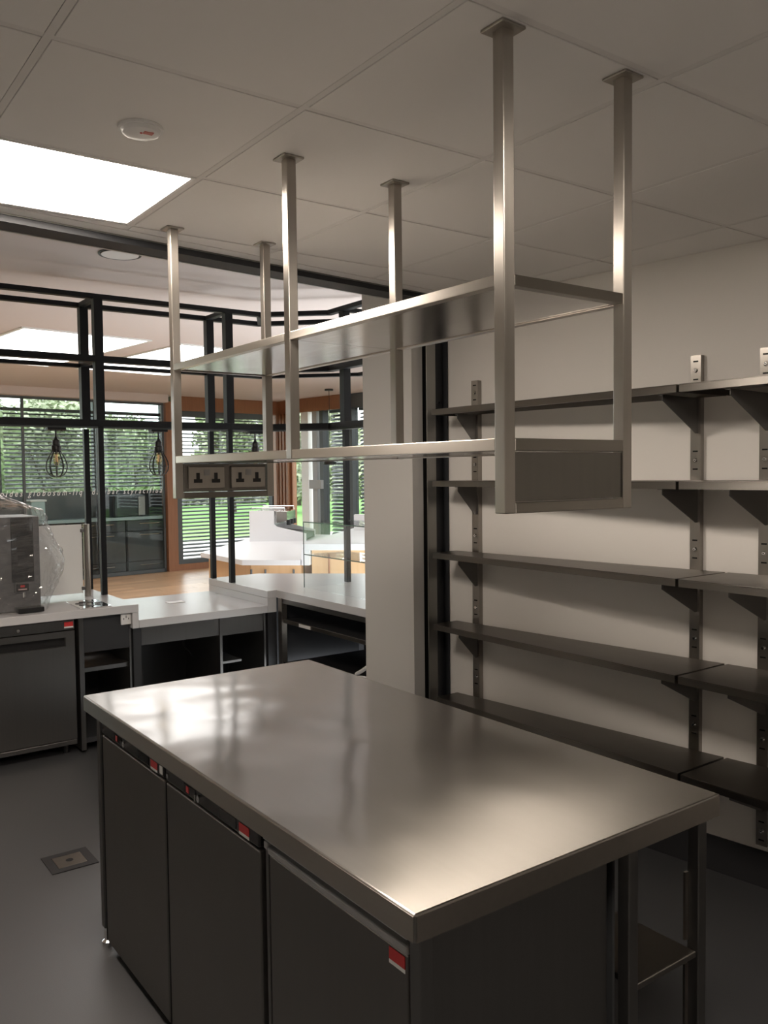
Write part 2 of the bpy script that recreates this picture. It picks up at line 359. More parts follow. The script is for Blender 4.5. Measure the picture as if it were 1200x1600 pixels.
MB().lathe([(.118, FZ-.004), (.128, FZ-.008), (.13, FZ)], (c.x, c.y, 0), 32).build('speaker_rim', m_alu, sp)
MB().lathe([(.112, FZ-.009), (.112, FZ-.006)], (c.x, c.y, 0), 32).build('speaker_grille', m_tile, sp)
MB().box(FA0, 7.32, 13.3, 13.5, 2.92, FZ, B=True).build('trim_2', m_ceil2, None, 'pale plaster bulkhead above the lettered glass partition', 'bulkhead', kind='structure')
# glazed partition with lettering (window_1)
w1 = thing('window_1', 'tall glazed partition with a line of white italic lettering', 'glass partition', bf(5.5, 13.5, 0), kind='structure')
MULL = [0.6, 2.6, 4.93, 6.12, 7.30]
for a, b in zip(MULL, MULL[1:]):
    B1('pane', (a+.02, b-.02, 13.495, 13.505, .06, 2.88), m_part, w1, B=True)
for a in MULL: B1('mullion', (a-.018, a+.018, 13.48, 13.52, 0, 2.92), m_alu, w1, B=True)
B1('head_rail', (.6, 7.3, 13.48, 13.52, 2.88, 2.92), m_alu, w1, B=True)
B1('sill_rail', (.6, 7.3, 13.48, 13.52, 0, .06), m_alu, w1, B=True)
def textmesh(name, body, size, mat, parent, place, width=None, shear=0, spacing=1.0):
    cu = bpy.data.curves.new(name, 'FONT'); cu.body = body; cu.size = size; cu.shear = shear; cu.space_character = spacing; cu.extrude = .001
    tmp = bpy.data.objects.new('tmp', cu); COL.objects.link(tmp); bpy.context.view_layer.update()
    me = bpy.data.meshes.new_from_object(tmp.evaluated_get(bpy.context.evaluated_depsgraph_get())); bpy.data.objects.remove(tmp)
    xs = [v.co.x for v in me.vertices]
    if width: me.transform(Matrix.Diagonal((width/(max(xs)-min(xs)), 1, 1, 1)))
    me.transform(place); me.materials.clear(); me.materials.append(mat)
    o = bpy.data.objects.new(name, me); w = place.translation.copy(); me.transform(Matrix.Translation(-w)); link(o, parent, w); return o
R3 = Matrix(((CT, 0, -(-ST)), (ST, 0, -CT), (0, 1, 0)))     # text x -> along glass, text y -> up
full = 'acer platanoides globosum-liquidambar styraciflua'
PW_ = 2.70*len(full)/38.0
place = R3.to_4x4(); place.translation = bf(7.255-PW_, 13.488, 1.375)
textmesh('lettering', full, .135, m_white, w1, place, PW_, .35, 1.6)
# wood framed window (window_2)
w2 = thing('window_2', 'timber framed window with the lawn behind its lowered blind', 'window', bf(8.5, 13.5, 0), kind='structure')
B1('timber_post', (7.33, 7.52, 13.42, 13.62, 0, 2.95), m_frame, w2, B=True)
B1('timber_header', (7.52, 9.706, 13.42, 13.62, 2.80, 3.049), m_frame, w2, B=True)
B1('timber_sill', (7.52, 9.706, 13.42, 13.62, 0, .11), m_frame, w2, B=True)
B1('frame_side', (7.52, 7.63, 13.46, 13.58, .11, 2.8), m_alu, w2, B=True); B1('frame_side', (9.56, 9.60, 13.46, 13.58, .11, 2.8), m_alu, w2, B=True)
B1('frame_rail', (7.63, 9.56, 13.46, 13.58, .11, .19), m_alu, w2, B=True); B1('frame_rail', (7.63, 9.56, 13.46, 13.58, 2.70, 2.8), m_alu, w2, B=True)
B1('pane', (7.63, 9.56, 13.515, 13.525, .19, 2.70), m_glass, w2, B=True)
# timber battens in the corner
bt = thing('wall_corner', 'dark timber battens lining the corner beside the blind', 'cladding', bf(9.65, 13.3, 0), kind='structure')
for k in range(4): B1('batten', (9.64, 9.70, 13.06+k*.1, 13.12+k*.1, 0, 2.8), m_frame, bt, B=True)
B1('backing', (9.701, 9.8, 13.0, 13.62, 0, 3.049), m_frame, bt, B=True)
# side windows (window_3)
w3 = thing('window_3', 'side window wall with dark frames and blinds under a timber fascia', 'window', bf(9.7, 11.5, 0), kind='structure')
B1('timber_fascia', (9.62, 9.70, 11.3, 13.05, 2.80, 3.045), m_frame, w3, B=True)
B1('head_panel', (9.70, 9.80, 5.5, 12.99, 2.80, 3.045), m_alu, w3, B=True)
B1('sill_panel', (9.70, 9.80, 5.5, 12.99, 0, .15), m_alu, w3, B=True)
for b0, b1, mm in ((12.45, 12.66, m_white), (12.2, 12.33, m_grey), (12.02, 12.12, m_alu), (11.22, 11.36, m_alu), (9.6, 9.75, m_alu), (8.0, 8.15, m_alu), (6.3, 6.45, m_alu)):
    B1('mullion', (9.66, 9.80, b0, b1, .15, 2.8), mm, w3, B=True)
for b0, b1 in ((11.36, 12.02), (9.75, 11.22), (8.15, 9.6), (6.45, 8.0), (12.66, 12.99)):
    B1('pane', (9.74, 9.75, b0, b1, .15, 2.8), m_glass, w3, B=True)
B1('lock_box', (9.60, 9.66, 12.02, 12.36, 1.40, 1.56), m_grey, w3, B=True)
B1('wall_side', (9.706, 9.826, 3.3, 5.5, 0, 3.05), m_wall, B=True, label='painted side wall of the room beyond', cat='wall', kind='structure')
# exterior wall + window behind the partition
w4 = thing('window_4', 'wide exterior window with a blind behind the lettered glass', 'window', bf(5.5, 14.03, 1.4), kind='structure')
B1('spandrel_wall', (.6, 7.60, 13.98, 14.08, 0, 1.42), m_alu, w4, B=True)
B1('head_panel', (.6, 7.60, 13.98, 14.08, 2.96, 3.15), m_alu, w4, B=True)
for a0, a1 in ((3.0, 4.76), (6.28, 6.34), (7.54, 7.60), (.6, .7)): B1('mullion', (a0, a1, 13.98, 14.08, 1.42, 2.96), m_alu, w4, B=True)
B1('transom', (4.76, 7.54, 13.98, 14.08, 2.74, 2.77), m_alu, w4, B=True)
for a0, a1 in ((.7, 3.0), (4.76, 6.28), (6.34, 7.54)): B1('pane', (a0, a1, 14.025, 14.035, 1.42, 2.96), m_glass, w4, B=True)
B1('return_wall', (7.53, 7.60, 13.63, 13.979, 0, 3.05), m_alu, w4, B=True)
# blinds: every slat a piece
def blind(lab, run, fixed, lo, hi, z0, z1, pitch, tilt=.016, grp='venetian blinds'):
    c = bf((lo+hi)/2, fixed, z1) if run == 'a' else bf(fixed, (lo+hi)/2, z1)
    t = thing('venetian_blind', lab, 'blind', c, grp)
    h = .035; n = int((z1-z0)/pitch); s0 = None; Lh = (hi-lo)/2-.01
    if run == 'a': B1('head_box', (lo, hi, fixed-.04, fixed+.04, z1, z1+.05), m_alu, t, B=True)
    else: B1('head_box', (fixed-.04, fixed+.04, lo, hi, z1, z1+.05), m_alu, t, B=True)
    for k in range(n):
        w = Vector((c.x, c.y, z1-pitch*(k+.7)))
        if s0 is None:
            mb = MB()
            y0, y1, dz = -h, h, tilt
            P = [(-Lh, y0, -dz), (Lh, y0, -dz), (Lh, 0, .004), (-Lh, 0, .004), (-Lh, y1, dz*.6), (Lh, y1, dz*.6)]
            Q = [(p[0], p[1], p[2]+.004) for p in P]
            mb.hull(P+Q, [(0, 1, 2, 3), (3, 2, 5, 4), (7, 6, 9, 8), (8, 9, 10, 11), (0, 6, 7, 1), (4, 5, 11, 10), (0, 3, 9, 6), (3, 4, 10, 9), (1, 7, 8, 2), (2, 8, 11, 5)])
            s0 = mb.build('slat', m_slat, t, origin=(0, 0, 0)); s0.location = w-WLOC[t.name]; s0.rotation_euler.z = TH+(0 if run == 'a' else -math.pi/2)
        else: inst(s0, t, w, s0.rotation_euler.z)
blind('dark slatted blind behind the lettered glass, left of the timber post', 'a', 13.92, 4.77, 7.52, 1.43, 2.72, .062)
blind('dark slatted blind in the timber framed window with the lawn behind', 'a', 13.66, 7.63, 9.56, .20, 2.72, .066)
blind('dark slatted blind in the side window left of the column', 'b', 9.86, 11.36, 12.02, .2, 2.76, .066, .03)
blind('dark slatted blind in the side window next to the white column', 'b', 9.86, 9.75, 11.22, .2, 2.76, .066, .026)
blind('dark slatted blind in the side window hidden behind the column', 'b', 9.86, 8.15, 9.6, .2, 2.76, .08, .03)
blind('dark slatted blind in the side window furthest behind the column', 'b', 9.86, 6.45, 8.0, .2, 2.76, .08, .03)
# ================================================================== OUTDOORS
MB().box(-15, 45, 14.81, 21.5, -.32, -.22, B=True).build('paving', m_pave, None, 'grey paved terrace outside the windows', 'paving', kind='structure')
MB().box(9.83, 15, -10, 14.8, -.32, -.22, B=True).build('terrace', m_pave, None, 'grey paved strip outside the side windows', 'paving', kind='structure')
MB().box(-30, 70, 21.51, 80, -.34, -.24, B=True).build('lawn', m_lawn, None, 'green lawn outside the timber framed window', 'lawn', kind='structure')
MB().box(15.01, 70, -20, 21.5, -.34, -.24, B=True).build('lawn_side', m_lawn, None, 'green lawn outside the side windows', 'lawn', kind='structure')
def crown(n, rx, ry, rz, s):
    vs, fs = [], []
    cl = [(random.uniform(-1, 1)*rx*.65, random.uniform(-1, 1)*ry*.65, random.uniform(-.7, 1)*rz*.75) for _ in range(26)]
    for i in range(n):
        c = random.choice(cl); v = Vector((random.gauss(0, 1), random.gauss(0, 1), random.gauss(0, 1))).normalized()*random.uniform(.35, 1)
        p = Vector((c[0]+v.x*rx*.36, c[1]+v.y*ry*.36, c[2]+v.z*rz*.34))
        a = Vector((random.uniform(-1, 1), random.uniform(-1, 1), random.uniform(-.6, .6))).normalized(); b = a.orthogonal().normalized(); k = s*random.uniform(.6, 1.3)
        q = len(vs); vs += [p-a*k, p+b*k*.5, p+a*k, p-b*k*.5]; fs.append((q, q+1, q+2, q+3))
    me = bpy.data.meshes.new('crown'); me.from_pydata(vs, [], fs); me.materials.append(m_leaf); return me
CR = [crown(9000, 3.0, 2.6, 2.9, .17), crown(9000, 2.4, 2.4, 3.6, .16)]
def tree(a, b, h, k, lab, sc=1.0):
    t = thing('tree', lab, 'tree', bf(a, b, -.24), 'trees beyond the lawn')
    c = bf(a, b, 0)
    mb = MB(); mb.cyl((c.x, c.y, -.25), (c.x, c.y, h), .2, .08, 10)
    for q in range(5):
        an = q*1.3+a; mb.cyl((c.x, c.y, h*.55+q*.2), (c.x+1.3*math.cos(an), c.y+1.3*math.sin(an), h+.6+q*.3), .07, .03, 6)
    mb.build('trunk', m_bark, t)
    o = bpy.data.objects.new('crown', CR[k]); link(o, t, (c.x, c.y, h+1.0)); o.scale = (sc, sc, sc); o.rotation_euler.z = a; o['kind'] = 'stuff'
TL = [(10.5, 34, 1.3, 0, .85), (14.0, 36, 1.5, 1, .9), (15.6, 31, 1.0, 0, .62), (23.2, 36, 1.8, 1, .95), (26.5, 33, 1.5, 0, .95), (31.5, 29, 1.6, 0, 1.0), (12.3, 43, 1.9, 1, 1.0), (21.5, 45, 1.4, 0, .9), (31, 41, 2.2, 1, 1.1), (7.0, 36, 1.4, 1, .9), (34.5, 23.5, 1.6, 1, 1.0), (31.5, 18.5, 1.5, 0, 1.0), (28, 12.5, 1.6, 0, .95), (38, 34, 2.2, 0, 1.2)]
DESC = ['broad leafy tree beyond the lawn, behind the left glazing bar', 'tall upright tree in the middle of the glazed partition', 'broad tree seen just left of the timber post', 'upright tree seen through the timber framed window near its left edge', 'broad tree at the middle of the timber framed window', 'broad tree at the right of the timber framed window', 'tall rear tree behind the glazed partition', 'tall rear tree behind the timber framed window', 'tall rear tree beyond the timber battens', 'upright tree at the far left behind the partition', 'upright tree seen through the side window by the battens', 'broad tree seen through the middle of the side window', 'broad tree seen in the side window next to the column', 'rear broad tree beyond the side window']
for (a, b, h, k, s), d in zip(TL, DESC): tree(a, b, h, k, d, s)
# hedge that closes the view behind the lawn
hd = thing('hedge', 'long clipped hedge closing the far side of the lawn', 'hedge', bf(18, 47, -.24))
hv, hf = [], []
for i in range(16000):
    a = random.uniform(0, 60); z = random.uniform(-.2, 2.6); p = bf(a, 47+random.uniform(-.5, .5), z)
    q = len(hv); u = Vector((random.uniform(-1, 1), random.uniform(-1, 1), random.uniform(-1, 1))).normalized(); v = u.orthogonal().normalized()
    hv += [p-u*.2, p+v*.13, p+u*.2, p-v*.13]; hf.append((q, q+1, q+2, q+3))
me = bpy.data.meshes.new('hedge_leaves'); me.from_pydata([v-bf(18, 47, -.24) for v in hv], [], hf); me.materials.append(m_leaf)
o = bpy.data.objects.new('hedge_leaves', me); link(o, hd, bf(18, 47, -.24)); o['kind'] = 'stuff'
MB().box(0, 60, 47.3, 48.2, -.2, 2.2, B=True).build('hedge_core', m_leaf, hd)
# ================================================================== FAR ROOM FURNITURE
# dark drawer units behind the lettered glass
for k, (a0, a1, d) in enumerate(((4.7, 5.6, 'dark drawer unit behind the glass partition, behind the white screen'), (5.62, 6.62, 'dark drawer unit behind the glass with a long bar handle near its top'), (6.64, 7.48, 'dark drawer unit behind the glass next to the timber post'))):
    t = thing('drawer_unit', d, 'drawer unit', bf((a0+a1)/2, 13.75, 0), 'drawer units behind the glass')
    B1('carcass', (a0, a1, 13.60, 13.90, 0, .92), m_unitb, t, B=True)
    for z0, z1 in ((.04, .20), (.22, .72), (.74, .91)):
        f = B1('drawer_front', (a0+.01, a1-.01, 13.575, 13.599, z0, z1), m_unit, t, B=True, bev=.003)
        p0, p1 = bf(a0+.22, 13.555, z1-.05), bf(a1-.22, 13.555, z1-.05); MB().cyl(p0, p1, .008, seg=8).build('handle', m_chrome, f)
B1('worktop', (4.6, 7.50, 13.55, 13.92, .925, .975), plain('teal_grey_worktop', (.36, .46, .48), .3), None, B=True, label='pale grey worktop on the dark drawers behind the glass', cat='worktop')
mw = thing('microwave', 'dark boxy appliance on the worktop behind the glass near the timber post', 'microwave', bf(6.7, 13.75, .976))
B1('case', (6.42, 7.02, 13.62, 13.90, .985, 1.34), m_unit, mw, B=True, bev=.006); B1('door', (6.44, 6.86, 13.605, 13.619, 1.0, 1.32), m_boilf, mw, B=True, bev=.003)
B1('control_panel', (6.88, 7.0, 13.605, 13.619, 1.0, 1.32), m_grey, mw, B=True, bev=.003)
for a in (6.47, 6.97): B1('foot', (a, a+.03, 13.7, 13.73, .9755, .9849), m_black, mw, B=True)
cb = thing('storage_tub', 'pale teal tub on the worktop behind the glass, left of the black posts', 'tub', bf(5.2, 13.75, .976))
B1('tub', (5.08, 5.30, 13.64, 13.88, .976, 1.28), plain('pale_teal', (.40, .52, .53), .5), cb, B=True, bev=.01); B1('lid', (5.06, 5.32, 13.62, 13.895, 1.2805, 1.31), m_white, cb, B=True, bev=.006)
# angled coffee counter (45 degrees) in the room beyond
cc = thing('coffee_counter', 'white topped counter with oak front standing at an angle in the room beyond', 'counter', (5.2, 9.0, 0))
LOW = [(3.99, 7.96), (4.44, 7.55), (6.9, 9.9), (6.1, 11.1), (5.36, 10.5), (4.03, 9.07)]
MB().prism(LOW, .745, .80, bev=.004).build('low_top', m_cwhite, cc)
HI = [(4.45, 7.54), (5.7, 6.40), (7.9, 8.5), (6.92, 9.88)]
MB().prism(HI, .90, .965, bev=.004).build('raised_top', m_cwhite, cc)
MB().prism([(4.45, 7.54), (4.51, 7.487), (6.97, 9.81), (6.92, 9.87)], .745, .899).build('step_panel', m_cwhite, cc)
MB().prism([(4.09, 7.96), (4.48, 7.60), (6.8, 9.85), (6.05, 10.95), (5.36, 10.4), (4.12, 9.05)], 0, .744).build('oak_base', m_oakf, cc)
MB().prism([(4.56, 7.52), (5.70, 6.50), (7.75, 8.5), (7.02, 9.82)], 0, .898).build('oak_base', m_oakf, cc)
for t_ in (.02, .3, .86):
    x, y = 4.09+(.39)*t_-.02, 7.96-.36*t_-.02
    MB().box(x-.008, x+.008, y-.012, y+.004, .55, .70).build('handle', m_alu, cc)
for t_ in (.12, .42, .72):
    x, y = 4.56+1.14*t_-.02, 7.52-1.02*t_-.02
    MB().box(x-.006, x+.006, y-.01, y+.004, .1, .86).build('door_joint', m_frame, cc)
MB().prism([(6.0, 8.87), (7.25, 7.72), (7.32, 7.80), (6.07, 8.95)], .966, 1.16, bev=.004).build('upstand', m_cwhite, cc)
# wrapped coffee machine
d45 = Matrix.Rotation(math.radians(-40), 4, 'Z')
def bx45(o, pts, z0, z1=None): return [(o[0]+(d45@Vector((p[0], p[1], 0))).x, o[1]+(d45@Vector((p[0], p[1], 0))).y) for p in pts]
ox = (5.17, 10.08)
cm = thing('coffee_machine', 'white and steel coffee machine on the angled counter in the room beyond', 'coffee machine', (5.75, 9.95, .80))
def sideprism(name, prof, y0, y1, mat):      # profile in local x-z, extruded along local y
    mb = MB(); n = len(prof); P = []
    for y in (y0, y1):
        for x, z in prof: v = d45@Vector((x*1.2, y*1.1, 0)); P.append((ox[0]+v.x, ox[1]+v.y, z))
    mb.hull(P, [tuple(range(n)), tuple(range(2*n-1, n-1, -1))]+[(i, i+n, (i+1)%n+n, (i+1)%n) for i in range(n)])
    return mb.build(name, mat, cm)
sideprism('side_panel', [(0, .80), (.62, .80), (.62, .90), (.30, .99), (.27, 1.02), (.27, 1.20), (0, 1.20)], 0, .03, m_cwhite)
sideprism('side_panel', [(0, .80), (.62, .80), (.62, .90), (.30, .99), (.27, 1.02), (.27, 1.20), (0, 1.20)], .72, .75, m_cwhite)
sideprism('body', [(.02, .82), (.27, .82), (.27, 1.19), (.02, 1.19)], .031, .719, m_chrome)
sideprism('group_head', [(.271, 1.03), (.40, 1.06), (.40, 1.18), (.271, 1.19)], .08, .68, m_chrome)
sideprism('drip_tray', [(.271, .82), (.61, .82), (.61, .88), (.271, .92)], .031, .719, m_black)
for y in (.06, .69):
    pts = [(.02, y, 1.2), (.02, y, 1.235), (.38, y, 1.235), (.38, y, 1.19)]
    MB().tube([Vector((ox[0], ox[1], 0))+d45@Vector((p[0]*1.2, p[1]*1.1, p[2])) for p in pts], .007).build('cup_rail', m_chrome, cm)
for y in (.2, .4, .58): v = Vector((ox[0], ox[1], 0))+d45@Vector((.48, y*1.1, 0)); MB().cyl((v.x, v.y, 1.0), (v.x, v.y, 1.07), .03, seg=12).build('portafilter', m_black, cm)
# far pendant with thin cable
pn = bf(8.9, 10.9, 0)
pt = thing('ceiling_pendant', 'thin cable pendant hanging before the side windows', 'pendant lamp', (pn.x, pn.y, FZ-.03))
MB().lathe([(.07, FZ-.03), (.07, FZ-.001)], (pn.x, pn.y, 0), 20).build('ceiling_rose', m_black, pt); MB().cyl((pn.x, pn.y, 2.05), (pn.x, pn.y, FZ-.03), .005, seg=6).build('cable', m_black, pt)
MB().lathe([(.10, 1.82), (.11, 1.86), (.05, 1.98), (.02, 2.05)], (pn.x, pn.y, 0), 20).build('lamp_shade', m_black, pt)
# ================================================================== SERVERY COUNTER
CY = 5.2
sc = thing('servery_counter', 'grey solid surface servery counter with a dropped middle section', 'counter', (2.4, 5.6, .73))
MB().prism([(-.6, CY), (1.89, CY), (1.89, 6.15), (-.6, 6.15)], .83, .88, bev=.003).build('worktop_section', m_counter, sc)
B1('step_end', (1.85, 1.8895, CY+.001, 6.149, .73, .829), m_counter, sc, bev=.002)
B1('low_worktop', (1.8905, 2.7945, CY, 6.15, .73, .78), m_counter, sc, bev=.003)
RP = [(2.795, CY), (2.865, CY), (2.865, 4.02), (3.9, 4.02), (3.9, 5.58), (3.24, 6.17), (2.795, 6.15)]
MB().prism(RP, .83, .88, bev=.003).build('worktop_section', m_counter, sc)
MB().box(2.7955, 2.864, CY+.001, 6.149, .73, .829, bev=.002).build('step_end', m_counter, sc)
B1('upstand', (-.6, 1.70, 6.10, 6.148, .881, .905), m_counter, sc)
B1('cable_port', (2.30, 2.42, 5.72, 5.80, .7805, .784), m_white, sc, bev=.0015)
cab = sc
B1('back_panel', (-.6, 2.79, 5.98, 6.02, 0, .729), m_unitb, cab)
MB().prism([(2.80, 6.0), (3.20, 6.02), (3.76, 5.50), (3.76, 4.05), (3.72, 4.05), (3.72, 5.48), (3.18, 5.98), (2.80, 5.96)], 0, .829).build('back_panel', m_unitb, cab)
# under-counter fridge at the left
fz = thing('undercounter_fridge', 'dark steel undercounter fridge with a slot handle below the grey counter', 'fridge', (1.15, 5.5, 0))
B1('body', (.91, 1.505, 5.27, 5.85, .06, .825), m_dark, fz)
cp = B1('control_strip', (.91, 1.505, 5.235, 5.269, .762, .822), m_dark, fz, bev=.004)
MB().cyl((1.185, 5.2349, .79), (1.185, 5.228, .79), .009, seg=12).build('lock', m_chrome, cp)
B1('sticker', (1.445, 1.497, 5.2325, 5.2345, .785, .812), m_red, cp); B1('sticker_strip', (1.445, 1.497, 5.2325, 5.2345, .776, .7845), m_white, cp)
dr = MB()
dr.box(.91, 1.505, 5.235, 5.268, .10, .665); dr.box(.91, 1.505, 5.235, 5.268, .72, .757); dr.box(1.452, 1.505, 5.235, 5.268, .665, .72)
d_ = dr.build('door', m_door, fz)
B1('handle_recess', (.91, 1.452, 5.262, 5.2685, .665, .72), m_black, d_)
B1('bottom_rail', (.91, 1.505, 5.237, 5.268, .065, .095), m_dark, fz, bev=.004)
for x in (.96, 1.46):
    for y in (5.32, 5.8): MB().cyl((x, y, 0), (x, y, .06), .018, seg=10).build('foot', m_black, fz)
# open shelf unit
su = thing('shelf_unit', 'narrow dark open shelf unit beside the undercounter fridge', 'shelf unit', (1.69, 5.5, 0))
B1('side_panel', (1.527, 1.555, 5.225, 5.9, .02, .829), m_dark, su); B1('side_panel', (1.838, 1.85, 5.235, 5.9, .02, .729), m_dark, su)
B1('blank_panel', (1.556, 1.837, 5.235, 5.25, .612, .828), m_unit, su); B1('bottom_panel', (1.556, 1.837, 5.235, 5.9, .06, .09), m_unit, su)
B1('shelf', (1.556, 1.837, 5.25, 5.9, .49, .515), m_dark, su); B1('rear_panel', (1.556, 1.837, 5.88, 5.9, .09, .61), m_unitb, su)
def uk_socket(name, lab, x0, x1, y, z0, z1, parent=None, pins=True, depth=.012):
    t = B1(name, (x0, x1, y-depth, y, z0, z1), m_white if parent is None else m_steel, parent, bev=.003)
    if parent is None: tag(t, lab, 'socket')
    w = x1-x0
    for cx in (x0+w*.25, x0+w*.75):
        h = MB(); zc = (z0+z1)/2-.006; k = w/.146
        h.box(cx-.007*k, cx+.007*k, y-depth-.0012, y-depth-.0002, zc, zc+.024*k); h.box(cx-.017*k, cx+.017*k, y-depth-.0012, y-depth-.0002, zc-.014*k, zc)
        h.build('pin_hole', m_black, t)
    B1('switch', (x0+w*.5-.012*w/.146, x0+w*.5+.012*w/.146, y-depth-.002, y-depth-.0002, z1-.034*w/.146, z1-.012*w/.146), m_grey if parent else m_white, t)
    return t
sk = thing('wall_socket', 'small white double socket under the edge of the grey counter', 'socket', (1.815, 5.222, .76))
B1('face_plate', (1.784, 1.846, 5.218, 5.234, .758, .826), m_white, sk, bev=.003)
for x in (1.800, 1.830):
    B1('pin_hole', (x-.002, x+.002, 5.2165, 5.2179, .79, .80), m_black, sk)
B1('switch', (1.811, 1.819, 5.2155, 5.2179, .80, .815), m_grey, sk)
# under the dropped section
lu = thing('knee_space_unit', 'dark unit with apron panels under the dropped counter section', 'counter unit', (2.35, 5.5, 0))
B1('apron_panel', (1.915, 2.446, 5.235, 5.25, .612, .728), m_dark, lu); B1('apron_panel', (2.466, 2.775, 5.235, 5.25, .606, .728), m_dark, lu)
B1('side_panel', (1.86, 1.91, 5.226, 5.9, .02, .728), m_unit, lu); B1('side_panel', (2.447, 2.465, 5.226, 5.9, .02, .728), m_dark, lu); B1('side_panel', (2.776, 2.79, 5.226, 5.9, .02, .728), m_dark, lu)
B1('rear_panel', (1.911, 2.446, 5.80, 5.82, .02, .728), m_unit, lu); B1('rear_panel', (2.466, 2.775, 5.80, 5.82, .02, .728), m_unitb, lu)
B1('shelf', (2.466, 2.64, 5.30, 5.79, .40, .415), m_dark, lu)
MB().tube([(2.30, 5.60, .72), (2.31, 5.58, .60), (2.34, 5.57, .50), (2.40, 5.56, .42)], .006).build('loose_cable', m_black, lu)
# right hand run towards the column
ru = thing('open_shelving', 'dark open shelving with a steel shelf below the counter beside the column', 'shelf unit', (3.2, 4.6, 0))
B1('upright', (2.87, 2.91, 5.14, 5.19, 0, .829), m_steel, ru); B1('corner_panel', (2.80, 2.868, 5.21, 5.30, .02, .728), m_unitb, ru)
B1('head_rail', (2.875, 2.90, 4.03, 5.139, .795, .829), m_dark, ru)
sq = B1('steel_shelf', (2.892, 3.55, 4.03, 5.139, .66, .684), m_unitb, ru); B1('shelf_lip', (2.88, 2.8915, 4.03, 5.139, .66, .684), m_steel, sq); B1('lower_shelf', (2.88, 3.55, 4.03, 5.139, .36, .385), m_unitb, ru)  # shelf coloured black for the shade inside; only the lip keeps steel
B1('rear_panel', (3.551, 3.56, 4.03, 5.139, 0, .829), m_unitb, ru); B1('end_panel', (2.88, 3.55, 5.20, 5.21, 0, .829), m_unitb, ru)
B1('shelf_label', (2.876, 2.8798, 4.78, 4.92, .662, .682), m_white, ru)
cbl = thing('white_cable', 'short white cable curling out beside the foot of the column', 'cable', (2.9, 4.2, .45))
MB().tube([(2.90, 4.28, .46), (2.90, 4.22, .49), (2.90, 4.17, .52), (2.91, 4.10, .53)], .012).build('cable', m_white, cbl)
MB().tube([(2.90, 4.30, .44), (2.90, 4.22, .455), (2.91, 4.12, .46)], .006).build('cable_tail', m_white, cbl)
# ---- black framework standing on the counter
bfm = thing('metal_framework', 'tall black metal framework standing on the servery counter', 'metal frame', (2.4, 5.9, .88))
def path_bar(name, pts, w, z0, z1, mat=m_blackm):
    for (p, q) in zip(pts, pts[1:]):
        p, q = Vector(p), Vector(q); d = (q-p).normalized(); nrm = Vector((-d.y, d.x))*w/2; e = d*(w*.2)
        MB().prism([p-e-nrm, q+e-nrm, q+e+nrm, p-e+nrm], z0, z1).build(name, mat, bfm)
FR = [(-.6, 5.77), (3.08, 5.77), (3.47, 5.42), (3.47, 4.05)]
BK = [(-.6, 6.13), (3.26, 6.13), (3.84, 5.57), (3.84, 4.05)]
path_bar('top_bar', FR, .05, 2.855, 2.887); path_bar('top_bar', BK, .05, 2.855, 2.887)
path_bar('middle_bar', FR, .06, 2.438, 2.48); path_bar('middle_bar', BK, .05, 2.44, 2.465)
path_bar('lower_rail', FR, .06, 2.012, 2.055); path_bar('track', [(p[0], p[1]) for p in FR], .03, 2.000, 2.011, m_alu)
def post(x, y, zb):
    B1('post', (x-.029, x+.029, y-.029, y+.029, 2.056, 2.854), m_blackm, bfm); B1('lower_post', (x-.018, x+.018, y-.018, y+.018, zb, 2.011), m_blackm, bfm)
for x in (.9, 1.862, 2.81):
    post(x, 5.77, .881); post(x+.012, 6.118, .881)
    for z0, z1 in ((2.855, 2.885), (2.445, 2.475)): B1('cross_bar', (x-.02, x+.02, 5.80, 6.10, z0, z1), m_blackm, bfm)
post(3.49, 5.25, .881); post(3.49, 4.2, .881)
for z0, z1 in ((2.855, 2.885),): B1('cross_bar', (3.50, 3.82, 5.23, 5.27, z0, z1), m_blackm, bfm)
MB().prism([(3.06, 5.79), (3.10, 5.79), (3.28, 6.11), (3.24, 6.11)], 2.856, 2.885).build('cross_bar', m_blackm, bfm)
# ---- cage pendants under the lower rail
def cage_lamp(x, lab):
    y = 5.77; t = thing('cage_pendant', lab, 'pendant lamp', (x, y, 1.68), 'caged bulb pendants')
    MB().box(x-.058, x+.058, y-.03, y+.03, 1.983, 1.999).cyl((x-.035, y, 1.978), (x-.035, y, 1.984), .006, seg=8).cyl((x+.035, y, 1.978), (x+.035, y, 1.984), .006, seg=8).build('canopy', m_blackm, t)
    MB().lathe([(.006, 1.983), (.005, 1.945), (.012, 1.925), (.024, 1.915), (.024, 1.885), (.031, 1.88), (.031, 1.855), (.026, 1.85), (.026, 1.838)][::-1], (x, y, 0), 20).build('lamp_holder', m_black, t, smooth=True)
    MB().lathe([(.013, 1.837), (.018, 1.82), (.022, 1.80), (.021, 1.775), (.012, 1.757), (.002, 1.752)][::-1], (x, y, 0), 16).build('bulb', m_bulb, t, smooth=True)
    f = MB()
    for k in range(4): a = k*math.pi/2; f.tube([(x+.006*math.cos(a), y+.006*math.sin(a), 1.825), (x+.008*math.cos(a), y+.008*math.sin(a), 1.775)], .0012, 5)
    f.build('filament', m_fil, t)
    prof = [(.026, 1.850), (.034, 1.832), (.050, 1.805), (.064, 1.775), (.068, 1.745), (.062, 1.715), (.046, 1.692), (.022, 1.681), (.004, 1.679)]
    for k in range(10):
        a = k*math.pi/5; MB().tube([(x+r*math.cos(a), y+r*math.sin(a), z) for r, z in prof], .0029, 6).build('cage_wire', m_black, t)
    MB().tube([(x+.068*math.cos(i*math.pi/12), y+.068*math.sin(i*math.pi/12), 1.745) for i in range(25)], .0018, 6).build('cage_ring', m_black, t)
cage_lamp(1.575, 'caged bulb pendant left of the pair of black posts')
cage_lamp(2.267, 'caged bulb pendant beside the timber window post')
